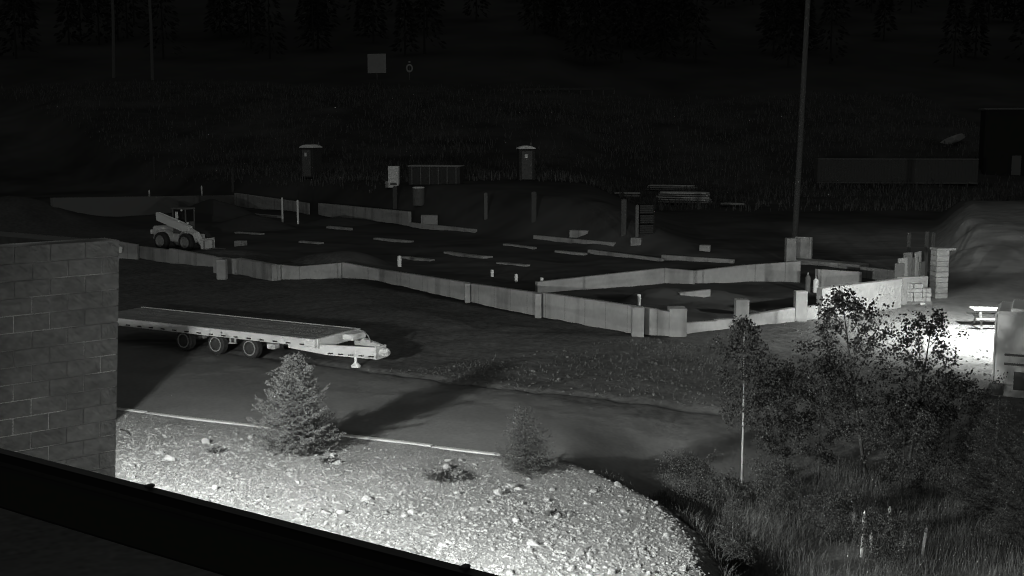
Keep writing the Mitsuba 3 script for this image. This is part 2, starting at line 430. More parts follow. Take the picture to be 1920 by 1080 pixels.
rf = thing('low_roof', 'dark low roof with a black gutter filling the lower left corner', 'roof')
e0, e1 = atZ(-700, 662, 6.82), atZ(0, 840, 6.82)
e1b = atZ(940, 1080, 6.82)
ed = (e1b - e1) / np.linalg.norm(e1b - e1); ein = np.array([ed[1], -ed[0], 0]); ein = ein if ein @ (CAM - e1) > 0 else -ein
A, B = e1 - ed * 4, e1b + ed * 3


def strip(offs, zs):                                          # a long profile along the eave
    n = len(offs); v = np.vstack([[A + ein * o + [0, 0, z] for o, z in zip(offs, zs)], [B + ein * o + [0, 0, z] for o, z in zip(offs, zs)]])
    f = []
    for i in range(n - 1): f += [[i, i + 1, n + i + 1], [i, n + i + 1, n + i]]
    return trimesh.Trimesh(v, np.array(f), process=False)


part(rf, 'gutter', strip([.02, .0, .0, .015, .03, .03, .125, .125], [-.01, 0, -.13, -.15, -.15, -.10, -.10, .01]), 'm_metal')
part(rf, 'edge_flashing', strip([.13, .13, .42, .42, .13], [-.12, -.005, .012, -.05, -.12]), 'm_dark')
part(rf, 'roof_sheet', strip([.423, .423, 2.6, 2.6, .423], [-.1, .008, .14, -.2, -.1]), 'm_roof')
for k in range(0):
    o = .25 + k * .16
    part(rf, 'seam', cat(box((A + B) / 2 + ein * o + [0, 0, .005 + (o - .13) * .0595], [np.linalg.norm(B - A), .012, .016], np.array([ed, ein, [0, 0, 1]]))), 'm_roof')
for px, py in ((290, 911), (880, 1062)):
    p = atZ(px, py, 6.82)
    part(rf, 'bracket', box(p + ein * .02 + [0, 0, .005], [.020, .03, .010], np.array([ed, ein, [0, 0, 1]]), .006), 'm_metal')

# ------------------------------------------------------------------ lamps
def lamp_panel(key, c, nrm, w, h, power):
    nrm = np.asarray(nrm, float) / np.linalg.norm(nrm); s = np.cross([0, 0, 1.0], nrm); s /= np.linalg.norm(s); u = np.cross(nrm, s)
    c = np.asarray(c, float)
    v = np.array([c - s * w / 2 - u * h / 2, c + s * w / 2 - u * h / 2, c + s * w / 2 + u * h / 2, c - s * w / 2 + u * h / 2])
    k = part(key, 'lens', (v, np.array([[0, 1, 2], [0, 2, 3]])), 'm_white')
    L = power / (w * h)
    scene[k]['emitter'] = {'type': 'area', 'radiance': {'type': 'rgb', 'value': [L * t for t in TINT]}}
    part(key, 'housing', box(c - nrm * .09, [w + .06, .16, h + .06], np.array([s, nrm, u]), .02), 'm_metal')


wlamp = thing('wall_lamp', 'lit flood lamp high on the hidden side of the block wall', 'lamp')
wo = np.array([.558, .83, 0]); LP = WC + wl * 6.9 + wo * .8 + np.array([0, 0, 4.6])
lamp_panel(wlamp, LP, wo - wl * .1 + [0, 0, -.30], .40, .28, LAMP_LEFT)
part(wlamp, 'arm', tube([LP - wo * .8, LP - wo * .15 + [0, 0, .0]], .03, 8), 'm_metal')
pw = thing('porch_wall', 'low block wall of the building below the roof edge', 'wall')
pd = wl; PC = np.array([-2.6, 15.9, 0]); PA, PB = PC + pd * 4.6, PC - pd * 9
part(pw, 'face', hexa(np.array([PA, PB, PB - wo * .4, PA - wo * .4]), np.array([PA, PB, PB - wo * .4, PA - wo * .4]) + [0, 0, 2.35]), 'm_block')
elamp = thing('wall_lamp', 'lit lamp on the low wall below the roof edge shining over the gravel', 'lamp')
lamp_panel(elamp, PC - pd * .9 + wo * .42 + [0, 0, 1.95], wo * .10 + [0, 0, -1.0], .30, .2, LAMP_PORCH)

q = (e1 + e1b) / 2 + ed * .2 + ein * .28
elamp = thing('wall_lamp', 'added unseen fill lamp under the eave of the low roof', 'lamp')
lamp_panel(elamp, [q[0], q[1], 5.2], [.78, .50, -.30], .30, .2, FILL_EAVE)  # added lamp, lifts the block wall face and the pale box
wp = thing('gable_wall', 'block wall under the eave of the low roof', 'wall')
part(wp, 'face', hexa(np.array([A + ein * .5, B + ein * .5, B + ein * .8, A + ein * .8]) * [1, 1, 0], np.array([A + ein * .5, B + ein * .5, B + ein * .8, A + ein * .8]) - [0, 0, .16]), 'm_block')

pl = thing('pole_lamp', 'lit lamp on a slim pole at the right edge beyond the pale box', 'lamp')
RL = np.array([19.0, 42.9, 3.6])
part(pl, 'pole', tube([[RL[0] + .5, RL[1] + .3, -.2], [RL[0] + .5, RL[1] + .3, 4.0], [RL[0] + .3, RL[1] + .18, 4.25], [RL[0], RL[1], 4.25]], [.06, .05, .04, .04], 10), 'm_metal')
lamp_panel(pl, RL + [0, 0, .12], [-.30, .25, -.85], .26, .20, LAMP_RIGHT)

# ------------------------------------------------------------------ the foundation
fd = thing('building_foundation', 'unfinished pale concrete foundation with stepped walls and open bays across the dirt site', 'foundation')


def seg(name, a, b, thick=.25, label=None, m='m_concrete', cut=None):
    (x0, t0, b0), (x1, t1, b1) = a, b
    p0, p1 = ground(x0, b0), ground(x1, b1)
    z0, z1 = atY(x0, t0, p0[1])[2], atY(x1, t1, p1[1])[2]
    d = (p1 - p0) * [1, 1, 0]; d /= np.linalg.norm(d); nb = np.array([-d[1], d[0], 0]); nb = nb if nb[1] > 0 else -nb
    zb = min(p0[2], p1[2]) - .5
    q = [p0 * [1, 1, 0], p1 * [1, 1, 0], p1 * [1, 1, 0] + nb * thick, p0 * [1, 1, 0] + nb * thick]
    return part(fd, name, hexa(np.array([v + [0, 0, zb] for v in q]), np.array([q[0] + [0, 0, z0], q[1] + [0, 0, z1], q[2] + [0, 0, z1], q[3] + [0, 0, z0]])), m, label=label)


def pier(x0, x1, top, bot, depth=.3, proud=.08, name='pier', label=None):
    p0, p1 = ground(x0, bot), ground(x1, bot); p1 = atY(x1, bot, p0[1])
    z = atY(x0, top, p0[1])[2]
    c = (p0 + p1) / 2; zb = p0[2] - .5
    return part(fd, name, box([c[0], c[1] + depth / 2 - proud, (z + zb) / 2], [abs(p1[0] - p0[0]), depth, z - zb], np.eye(3), .01), 'm_concrete', label=label)


# long near side, left to right
seg('wall', (222, 453, 484), (258, 459, 487)); seg('wall', (258, 462, 484), (318, 469, 493), .3); seg('wall', (318, 466, 494), (400, 481, 500))
pier(407, 425, 487, 524, .35)
seg('wall', (400, 482, 512), (444, 486, 515)); seg('wall', (444, 484, 513), (510, 496, 527), .3)
pier(510, 528, 496, 524, .4, .25)
seg('wall', (529, 497, 524), (560, 500, 524)); seg('wall', (560, 500, 524), (640, 493, 522)); seg('wall', (640, 492, 521), (710, 505, 526))
seg('wall', (710, 505, 527), (872, 530, 563)); pier(872, 882, 531, 566, .4, .2)
seg('wall', (882, 532, 566), (1003, 549, 592)); pier(1003, 1015, 550, 595, .4, .2)
seg('wall', (1015, 549, 594), (1184, 574, 625)); pier(1184, 1206, 575, 629, .45, .25); seg('wall', (1206, 577, 627), (1256, 585, 631))
pier(1255, 1287, 579, 631, .8, .05, 'corner_pier')
seg('low_wall', (1287, 606, 626), (1345, 602, 619)); seg('low_wall', (1345, 600, 619), (1380, 598, 615)); pier(1378, 1403, 562, 614, .4, .08)
seg('low_wall', (1403, 592, 612), (1490, 577, 603)); pier(1490, 1512, 546, 602, .4, .08); seg('low_wall', (1512, 576, 600), (1541, 571, 598))
seg('end_wall', (1540, 541, 599), (1689, 523, 577), .3, label='tall bright end wall panel of the foundation')
# inner walls seen over the near side
seg('inner_wall', (1008, 529, 549), (1245, 503, 531)); seg('inner_wall', (1245, 503, 531), (1302, 508, 533)); seg('inner_wall', (1302, 508, 531), (1400, 497, 528)); seg('inner_wall', (1400, 497, 528), (1500, 490, 530))
seg('inner_wall', (1275, 549, 566), (1332, 543, 556)); seg('inner_wall', (1533, 505, 540), (1615, 510, 535))
# far side
seg('wall', (100, 371, 388), (440, 366, 388), m='m_dark_concrete'); seg('wall', (440, 362, 386), (576, 381, 402)); seg('wall', (597, 381, 403), (766, 397, 424)); seg('wall', (766, 417, 424), (890, 430, 437))  # first stretch has a darker concrete tone
pier(790, 821, 403, 428, .5, .3); seg('wall', (1000, 441, 448), (1150, 455, 463)); seg('wall', (1102, 468, 475), (1240, 485, 490)); seg('wall', (1240, 478, 488), (1375, 487, 494))
seg('slab_edge', (1482, 486, 494), (1612, 497, 507), 1.0)
pier(1471, 1489, 446, 494, .5, .4, 'pier'); seg('wall', (1489, 444, 490), (1520, 445, 490))
seg('wall', (150, 391, 397), (215, 400, 406)); seg('wall', (1612, 500, 520), (1690, 509, 530)); seg('wall', (1690, 520, 572), (1738, 518, 566), .3)

for a, b in (((752, 481, 484), (806, 487, 490)), ((832, 472, 475), (905, 481, 485)), ((612, 424, 428), (655, 428, 432)), ((447, 399, 402), (520, 405, 409)), ((440, 435, 438), (488, 438, 441)), ((943, 457, 460), (1000, 464, 468)), ((880, 479, 481), (915, 481, 484)),
             ((700, 446, 449), (770, 452, 455)), ((1040, 470, 473), (1095, 475, 479)), ((930, 492, 494), (985, 497, 500)), ((560, 452, 455), (600, 455, 458))):
    seg('footing', a, b, .4)
# soil heaps inside the bays
def heap(px, py, r, h, lab, flat=.7):
    g = ground(px, py)
    k = thing('soil_heap', lab, 'soil heap')
    t = np.linspace(0, 1, 16); a = np.arange(28) * 2 * np.pi / 28
    v, f = [], []
    for i, s in enumerate(t):
        for b in a:
            X, Y = g[0] + r * s * math.cos(b) * 1.4, g[1] + r * s * math.sin(b) * flat
            v.append([X, Y, h * (1 - s ** 1.4) ** 1.1 + float(terrain(X, Y)) - .06])
    v = np.array(v); v[:, 2] += .16 * (meshkit.fbm(v * 2.2, 3, int(px)) - .5) + .1 * (meshkit.fbm(v * 7, 2, 2) - .5)
    for i in range(15):
        for j in range(28):
            q = [i * 28 + j, i * 28 + (j + 1) % 28, (i + 1) * 28 + (j + 1) % 28, (i + 1) * 28 + j]; f += [[q[0], q[2], q[1]], [q[0], q[3], q[2]]]
    part(k, 'earth', (v, np.array(f)), 'm_mid' if h < .0 else 'm_hayd', smooth=True)


heap(1235, 566, 1.6, .75, 'dark soil heap inside the right bay of the foundation')
heap(470, 430, 2.6, 1.1, 'dark soil heap behind the yard machine inside the foundation')
heap(400, 410, 3.0, 1.6, 'tall dark soil heap right behind the yard machine')
heap(640, 420, 2.4, .6, 'low dark soil heap near the far foundation wall')

# ------------------------------------------------------------------ pipes and stakes standing in the foundation
def standpipe(px, top, bot, r, lab, name='pipe', mname='m_pipe', lean=0):
    g = ground(px, bot); z = atY(px, top, g[1])[2]
    k = thing(name, lab, 'pipe' if name == 'pipe' else 'stake')
    if name == 'pipe':
        part(k, 'shaft', lathe([(0, -.3), (r, -.3), (r, z - g[2]), (r * .82, z - g[2]), (r * .8, z - g[2] - .1), (0, z - g[2] - .1)], g, [lean, 0, 1], 14), mname, smooth=40)
        part(k, 'collar', lathe([(r, 0), (r * 1.18, .01), (r * 1.18, .07), (r, .08)], g + np.array([lean, 0, 1]) * (z - g[2]) * .55, [lean, 0, 1], 14), mname, smooth=40)
    else:
        part(k, 'shaft', box([g[0] + lean * .3, g[1], (z + g[2]) / 2 - .1], [2 * r, 2 * r * .6, z - g[2] + .2], np.array([[1, 0, -lean], [0, 1, 0], [lean, 0, 1.0]]), .004), mname)
        part(k, 'tip', lathe([(r * .9, 0), (0, .06)], [g[0] + lean * (z - g[2]), g[1], z], [0, 0, 1], 4), mname)


for px, t, b, r, lab in ((749, 480, 500, .11, 'white pipe stub behind the curved part of the near foundation wall'), (923, 506, 519, .08, 'short white pipe stub, leftmost of three close ones over the near wall'),
                         (968, 514, 529, .08, 'short white pipe stub, middle of three close ones over the near wall'), (1016, 521, 539, .08, 'short white pipe stub, right of three close ones over the near wall'),
                         (1198, 552, 572, .08, 'white pipe stub by the dark soil heap in the right bay')):
    standpipe(px, t, b, r, lab)
for px, t, b, r, lab in ((281, 357, 387, .06, 'slim white stake left of the yard machine'), (379, 349, 380, .06, 'slim white stake by the far wall right of the yard machine'), (437, 317, 360, .11, 'thick pale post beyond the far foundation wall'),
                         (530, 371, 417, .06, 'left one of two tall white stakes standing close together'), (559, 376, 420, .07, 'right one of two tall white stakes standing close together'),
                         (290, 294, 340, .09, 'dim grey post on the dark slope above the yard machine')):
    standpipe(px, t, b, r, lab, 'stake', 'm_pole' if px in (290, 437) else 'm_white')
for px, t, b, r, lab, mm in ((741, 350, 394, .16, 'pale wrapped post below the white box end', 'm_pole'), (1001, 360, 416, .16, 'pale post standing alone under the second toilet', 'm_pole'), (1169, 374, 440, .16, 'tall pale post left of a dark crate stack', 'm_pole'),
                         (1194, 385, 448, .10, 'dim grey post right beside the tall pale post', 'm_mid'), (911, 362, 412, .12, 'dim thin post near the end of the far wall', 'm_mid')):
    standpipe(px, t, b, r, lab, 'post', mm)
for px, t, b, w_, lab in ((1194, 446, 459, 20, 'pale block at the foot of the tall pale post'), (1323, 460, 471, 20, 'pale block near the far wall right of the tall pale post'), (1087, 432, 443, 36, 'dim long block lying beyond the far wall'), (450, 452, 461, 20, 'pale stone block lying behind the near wall')):
    g = ground(px, b); s = g[1] / F
    k = thing('concrete_block', lab, 'block')
    part(k, 'body', box([g[0], g[1] + .2, g[2] + (b - t) * s / 2 - .05], [w_ * s, .5, (b - t) * s + .1], frame(-.3), .02), 'm_concrete')

# ------------------------------------------------------------------ flat-deck trailer
tr = thing('flatbed_trailer', 'white-edged flat deck equipment trailer with three axles parked on the dirt', 'trailer')
N1 = atZ(590, 638, .95); ta = np.array([.878, -.48, 0]); ta /= np.linalg.norm(ta); tb = np.array([-ta[1], ta[0], 0]); AX = np.array([ta, tb, [0, 0, 1.0]])
TL, TW = 10.6, 2.6


def tp(s, w, z): return N1 * [1, 1, 0] + ta * s + tb * w + np.array([0, 0, z])


for k in range(13):
    w0 = .13 + k * (TW - .26) / 13
    part(tr, 'deck_plank', box(tp(-TL / 2, w0 + .09, .935 + rng.uniform(-.004, .004)), [TL - .1, .172, .05], AX, .006), 'm_deck')
for w0, nm in ((.06, 'side_rail'), (TW - .06, 'side_rail')):
    part(tr, nm, box(tp(-TL / 2, w0, .835), [TL, .12, .27], AX, .012), 'm_paint')
part(tr, 'front_beam', box(tp(-.03, TW / 2, .80), [.14, TW - .24, .34], AX, .012), 'm_paint')
part(tr, 'rear_beam', box(tp(-TL + .07, TW / 2, .80), [.14, TW - .24, .30], AX, .012), 'm_paint')
for w0 in (.75, 1.85):
    part(tr, 'frame_beam', box(tp(-TL / 2, w0, .72), [TL - .4, .12, .36], AX, .01), 'm_mid')
for k in range(17):                                           # reflective dashes on the near rail
    part(tr, 'reflector', box(tp(-.55 - k * .58, -.004, .765), [.20, .012, .05], AX), 'm_red_tape')
for k, s in enumerate((-.04, -4.1)):
    part(tr, 'marker_lamp', box(tp(s, -.012, .87), [.06, .03, .07], AX, .008), 'm_mid' if k else 'm_white')


def wheel(parent, c, axis, r, w, rim='m_white', name='wheel', rr=.6, ring=None):
    wk = part(parent, name, lathe([(r * .55, -w / 2), (r * .9, -w / 2), (r, -w * .36), (r, w * .36), (r * .9, w / 2), (r * .55, w / 2)], c, axis, 26), 'm_rubber', smooth=40)
    part(wk, 'rim', lathe([(0, -w * .36), (r * rr * .55, -w * .36), (r * rr * .62, -w * .28), (r * rr * .85, -w * .28), (r * rr * .92, -w * .54), (r * rr * 1.06, -w * .54), (r * rr * 1.06, w * .4), (0, w * .4)], c, axis, 26), rim, smooth=30)
    if ring: part(wk, 'rim_ring', lathe([(r * rr * .96, -w * .555), (r * rr * 1.12, -w * .555), (r * rr * 1.12, -w * .5), (r * rr * .96, -w * .5)], c, axis, 26), ring)
    return wk


for s in (-3.0, -4.57, -6.1):
    part(tr, 'axle', tube([tp(s, .2, .38), tp(s, TW - .2, .38)], .06, 8), 'm_mid')
    for w0 in (.30, TW - .30):
        wheel(tr, tp(s, w0, .38), tb, .38, .28, 'm_hayd', rr=.62, ring='m_grey')
    part(tr, 'hanger', box(tp(s + .7, .5, .60), [.10, .12, .26], AX, .01), 'm_mid')
part(tr, 'step', cat(box(tp(-3.75, .16, .50), [.26, .14, .03], AX), box(tp(-3.86, .16, .60), [.03, .05, .2], AX), box(tp(-3.64, .16, .60), [.03, .05, .2], AX)), 'm_paint')
part(tr, 'mud_flap', box(tp(-2.05, .3, .52), [.35, .3, .18], AX, .03), 'm_paint')


def beam(p, q, h0, h1, w):
    d = (q - p) * [1, 1, 0]; d /= np.linalg.norm(d); n = np.array([-d[1], d[0], 0]) * w / 2
    return hexa(np.array([p - n - [0, 0, h0], p + n - [0, 0, h0], q - n - [0, 0, h1], q + n - [0, 0, h1]]), np.array([p - n, p + n, q - n, q + n]))


part(tr, 'drawbar', beam(tp(-1.2, .12, .70), tp(.22, .30, .78), .12, .34, .12), 'm_paint'); 
part(tr, 'drawbar', beam(tp(.20, .27, .78), tp(1.75, 1.02, .70), .34, .40, .12), 'm_paint')
part(tr, 'drawbar', beam(tp(.0, TW - .3, .78), tp(1.75, 1.45, .70), .34, .40, .12), 'm_paint')
for k in range(5):
    f_ = (k + .6) / 5; c = tp(.20, .27, .50) * (1 - f_) + tp(1.75, 1.02, .38) * f_
    d = (tp(1.75, 1.02, 0) - tp(.2, .27, 0)); d /= np.linalg.norm(d); n = np.array([-d[1], d[0], 0])
    part(tr, 'reflector', box(c - n * .064, [.19, .012, .045], np.array([d, n, [0, 0, 1]])), 'm_red_tape')
part(tr, 'coupler_plate', box(tp(1.80, 1.24, .50), [.06, .62, .44], AX, .01), 'm_paint')
part(tr, 'coupler', lathe([(.0, 0), (.12, 0), (.15, .1), (.15, .26), (.08, .34), (0, .34)], tp(1.84, 1.2, .52), ta, 14), 'm_paint', smooth=40)
part(tr, 'jack', cat(tube([tp(1.15, .72, .16), tp(1.15, .72, .60)], [.05, .055], 10), lathe([(0, 0), (.16, 0), (.17, .05), (.06, .16), (0, .16)], tp(1.15, .72, .02), [0, 0, 1], 12)), 'm_white', smooth=40)
part(tr, 'tool_box', box(tp(.35, 1.75, .86), [.45, .8, .22], AX, .03), 'm_paint')
part(tr, 'hose', tube([tp(.1, 2.2, .95), tp(.5, 2.05, 1.0), tp(.9, 1.8, .9), tp(1.15, 1.6, .72)], .022, 8), 'm_grey', smooth=True)

# ------------------------------------------------------------------ telescopic loader behind the near wall
th = thing('telescopic_loader', 'pale telescopic loader with its boom sloping down to the right behind the near wall', 'loader')
tg = ground(325, 468); THA = frame(math.atan2(-.48, .878)); ua, ub = THA[0], THA[1]


def mp(s, w, z): return tg + ua * s + ub * w + np.array([0, 0, z])


for s in (-.95, 1.15):
    for w0 in (.0, 1.55):
        wheel(th, mp(s, w0, .52), ub, .56, .38, 'm_grey')
for s in (-.95, 1.15):
    an = np.linspace(.15, math.pi - .15, 12); pr_ = [mp(s + .72 * math.cos(t), -.02, .52 + .70 * math.sin(t)) for t in an]
    v = np.vstack([pr_, [p + ub * .45 for p in pr_], [p + [0, 0, .04] for p in pr_], [p + ub * .45 + [0, 0, .04] for p in pr_]])
    f = []
    for i in range(11):
        for o, o2 in ((0, 12), (24, 36)): f += [[o + i, o + i + 1, o2 + i + 1], [o + i, o2 + i + 1, o2 + i]]
        f += [[i, i + 1, 25 + i], [i, 25 + i, 24 + i]]
    part(th, 'fender', (v, np.array(f)), 'm_paint')
part(th, 'chassis', box(mp(.05, .78, .72), [3.1, .85, .5], THA, .05), 'm_paint')
part(th, 'engine_cover', box(mp(-1.35, .55, 1.12), [1.0, 1.0, .62], THA, .1), 'm_paint')
cabk = part(th, 'cab', cat(box(mp(-.05, 1.05, 1.35), [1.15, .85, .75], THA, .06), box(mp(-.05, 1.05, 2.55), [1.2, .9, .10], THA, .04), *[box(mp(-.05 + a * .54, 1.05 + b * .38, 2.1), [.07, .07, .9], THA, .01) for a in (-1, 1) for b in (-1, 1)]), 'm_mid')
part(cabk, 'window', box(mp(-.05, 1.05, 2.1), [1.02, .72, .80], THA, .02), 'm_window')
part(cabk, 'lamp', box(mp(.25, .58, 2.46), [.12, .08, .10], THA, .02), 'm_white'); part(cabk, 'mirror', box(mp(-.1, .50, 2.15), [.22, .06, .42], THA, .02), 'm_white')


def bar(p, q, h, w): return beam(p + [0, 0, h / 2], q + [0, 0, h / 2], h, h, w)


part(th, 'boom', bar(mp(-1.5, .28, 2.05), mp(1.25, .28, 1.25), .50, .34), 'm_white')
part(th, 'inner_boom', bar(mp(1.24, .28, 1.25), mp(1.85, .28, .98), .30, .24), 'm_paint')
part(th, 'boom_cylinder', tube([mp(-1.1, .02, 2.3), mp(1.0, .02, 1.72)], .05, 8), 'm_white', smooth=True)
part(th, 'boom_head', bar(mp(1.82, .28, 1.0), mp(2.25, .28, .40), .34, .26), 'm_white')
ck = part(th, 'carriage', cat(box(mp(2.45, .5, .42), [.08, 1.2, .55], THA, .01), box(mp(2.45, .5, .75), [.07, 1.2, .08], THA, .01)), 'm_paint')
for w0 in (.1, .9): part(ck, 'fork', cat(box(mp(2.98, w0, .14), [1.05, .12, .05], THA, .01), box(mp(2.52, w0, .40), [.05, .12, .5], THA, .01)), 'm_grey')
part(th, 'tail_lamp', box(mp(-1.9, .15, 1.05), [.12, .3, .28], THA, .03), 'm_white'); part(th, 'work_lamp', box(mp(1.2, .1, 1.72), [.12, .12, .1], THA, .02), 'm_white')
bk = thing('bucket', 'small white bucket on the foundation beside the block wall edge', 'bucket')
g = atY(223, 474, 67.5); part(bk, 'body', lathe([(0, 0), (.17, 0), (.21, .34), (.19, .34), (.15, .04), (0, .04)], g, [0, 0, 1], 16), 'm_white', smooth=40)
part(bk, 'handle', tube([g + [.2 * math.cos(t), 0, .33 + .14 * math.sin(t)] for t in np.linspace(0, math.pi, 9)], .01, 6), 'm_metal')

# ------------------------------------------------------------------ toilets, boxes, lumber and others on the bank
def toilet(px, bot, top, lab, hd):
    g = ground(px, bot); s = (bot - top) * g[1] / F / 2.35; ax = frame(hd); k = thing('portable_toilet', lab, 'portable toilet', None)
    def q(a, b, z): return g + (ax[0] * a + ax[1] * b) * s + np.array([0, 0, z * s])
    part(k, 'body', box(q(0, 0, 1.08), [1.1 * s, 1.1 * s, 2.1 * s], ax, .03), 'm_hayd')
    part(k, 'skid', cat(*[box(q(0, b, .03), [1.25 * s, .12 * s, .10 * s], ax, .01) for b in (-.4, .4)]), 'm_dark')
    r = []
    for i, t in enumerate(np.linspace(-1, 1, 9)):
        for b in (-.6, .6): r += [q(t * .6, b, 2.14), q(t * .6, b * .92, 2.2 + .16 * (1 - t * t))]
    m = trimesh.convex.convex_hull(np.array(r)); part(k, 'roof', trimesh.Trimesh(m.vertices, m.faces, process=False), 'm_white')
    d = part(k, 'door', box(q(0, -.565, 1.05), [.72 * s, .04 * s, 1.9 * s], ax, .01), 'm_mid')
    part(d, 'sign', box(q(-.05, -.59, 1.66), [.2 * s, .012, .26 * s], ax), 'm_white'); part(d, 'handle', box(q(.27, -.60, 1.05), [.05, .05, .2], ax, .01), 'm_grey')
    part(k, 'vent_pipe', tube([q(.4, .4, 2.1), q(.4, .4, 2.55)], .05 * s, 8), 'm_mid')


toilet(584, 333, 272, 'dark portable toilet with a pale roof and small white door sign', -.45)
toilet(986, 338, 274, 'dark portable toilet with a bright flat roof edge nearer the centre', .12)

sb = thing('storage_box', 'long dim site box behind the white cabinet beyond the far wall', 'storage box')
g = ground(766, 349); ax = frame(-.16); w_ = g[1] / F; Lb = 98 * w_
part(sb, 'body', box(g + ax[0] * Lb / 2 + ax[1] * .8 + [0, 0, .85], [Lb, 1.6, 1.5], ax, .03), 'm_hayd')
part(sb, 'lid', box(g + ax[0] * Lb / 2 + ax[1] * .8 + [0, 0, 1.62], [Lb + .1, 1.7, .09], ax, .02), 'm_grey')
for k in range(6): part(sb, 'rib', box(g + ax[0] * (.3 + k * (Lb - .6) / 5) - ax[1] * .03 + [0, 0, .85], [.08, .08, 1.4], ax), 'm_mid')
for k in range(2): part(sb, 'skid', box(g + ax[0] * Lb / 2 + ax[1] * (.3 + k * 1.0) + [0, 0, .06], [Lb, .15, .16], ax), 'm_dark')
wc = thing('cabinet', 'white upright cabinet at the left end of the long dim site box', 'cabinet')
g = ground(738, 352); ax = frame(-.05); w_ = g[1] / F
part(wc, 'body', box(g + [0, .4, 20 * w_], [20 * w_, .7, 40 * w_], ax, .03), 'm_white')
part(wc, 'door', box(g + [.04, .03, 21 * w_], [16 * w_, .04, 32 * w_], ax, .01), 'm_white'); part(wc, 'vent', box(g + [0, .0, 7 * w_], [12 * w_, .03, 4 * w_], ax), 'm_mid')
part(wc, 'side_crate', box(g + [-11 * w_, .4, 6 * w_], [9 * w_, .5, 12 * w_], ax, .02), 'm_grey')
dm = thing('drum', 'dark steel drum with a pale lid in front of the site box', 'drum')
g = ground(785, 385); part(dm, 'barrel', lathe([(0, 0), (.45, 0), (.46, .5), (.44, .52), (.46, .54), (.46, 1.3), (.45, 1.35)], g, [0, 0, 1], 18), 'm_mid', smooth=40)
part(dm, 'lid', lathe([(.46, 1.33), (.47, 1.40), (.3, 1.43), (0, 1.43)], g, [0, 0, 1], 18), 'm_white', smooth=40)


def lumber(px, py, L, n, rows_, lab, hd, mname='m_grey'):
    g = ground(px, py); ax = frame(hd); k = thing('lumber_stack', lab, 'lumber')
    for r in range(rows_):
        for i in range(n):
            o = rng.normal(0, .12)
            part(k, 'board', box(g + ax[0] * o + ax[1] * (i * .34) + [0, 0, .25 + r * .20], [L * rng.uniform(.86, 1), .30, .12], ax, .01), 'm_lumber' if (i + r) % 3 else 'm_grey')
        for s in (-.35, .35): part(k, 'spacer', box(g + ax[0] * L * s + ax[1] * (n * .17) + [0, 0, .15 + r * .20], [.1, n * .34, .075], ax), 'm_mid')


lumber(1280, 384, 4.6, 5, 5, 'loose stack of long pale boards on the dark ground beyond the far wall', -.28)
lumber(1176, 372, 2.4, 2, 2, 'short stack of boards left of the long board stack', -.25)
lumber(1372, 388, 2.0, 3, 1, 'single layer of boards right of the long board stack', -.3)
lumber(1258, 360, 5.2, 3, 3, 'second dim stack of boards behind the loose board stack', -.2)
cr = thing('crate_stack', 'stack of dark slatted crates between the pale posts', 'crates')
g = ground(1212, 440)
for r in range(3):
    c = g + [rng.normal(0, .04), .3, .36 + r * .62]
    ck = part(cr, 'crate', box(c, [.9, .8, .55], frame(.2), .01), 'm_dark')
    for j in range(4): part(ck, 'slat', box(c + [0, -.42, -.2 + j * .135], [.86, .03, .09], frame(.2)), 'm_hayd')

# column and stacked forms at the right of the foundation
mc = thing('masonry_column', 'tall pale block column with a cap beside the lit ground', 'column')
g = ground(1763, 560); zt = atY(1763, 470, g[1])[2]; n = 9; hh = (zt - g[2]) / n
for k in range(n): part(mc, 'block', box([g[0] + rng.normal(0, .008), g[1] + .3, g[2] + hh * (k + .5)], [.62, .6, hh - .015], frame(.15 + rng.normal(0, .01)), .015), 'm_concrete')
part(mc, 'cap', box([g[0] + .12, g[1] + .3, zt + .06], [.95, .75, .11], frame(.15), .02), 'm_concrete')
fs_ = thing('form_panel_stack', 'jumbled upright form panels leaning left of the pale block column', 'form panels')
g = ground(1722, 566)
for k in range(7):
    w0 = (k - 3) * .2
    part(fs_, 'panel', box([g[0] + w0 * 1.1, g[1] + .9 + .12 * k, g[2] + .85 + .12 * (k % 3)], [.5, .06, 1.7 + .25 * (k % 3)], frame(.2 + .1 * k) @ np.array([[1, 0, .06 * (k % 2)], [0, 1, .05], [-.06 * (k % 2), -.05, 1]]), .005), 'm_grey' if k % 2 else 'm_mid')
pp = thing('block_pallet', 'pallet of stacked grey blocks in front of the form panels', 'pallet')
g = ground(1722, 571)
for r in range(4):
    for i in range(3):
        if r == 3 and i == 2: continue
        part(pp, 'block', box([g[0] - .45 + i * .42 + rng.normal(0, .015), g[1] + .2, g[2] + .24 + r * .205], [.39, .4, .19], np.eye(3), .01), 'm_concrete')
part(pp, 'base', cat(*[box([g[0] - .03, g[1] + y, g[2] + .07], [1.3, .1, .14]) for y in (.05, .2, .35)]), 'm_wood')
for px, t, b, lab in ((1702, 436, 500, 'thin grey stake, left of three standing behind the form panels'), (1735, 434, 505, 'pale upright plank, middle of three standing behind the form panels'), (1747, 436, 505, 'grey upright plank, right of three standing behind the form panels')):
    p = atY(px, b, 60); z = atY(px, t, 60)[2]; k = thing('plank', lab, 'plank')
    part(k, 'board', box([p[0], 60, (z + terrain(p[0], 60)) / 2], [.22, .05, z - float(terrain(p[0], 60))], frame(.3), .005), 'm_pole')
rk = thing('rock', 'small white rock on the lit ground below the form panels', 'rock')
g = ground(1729, 572); part(rk, 'stone', rock(g + [0, 0, .05], .16, 2, .5), 'm_white')
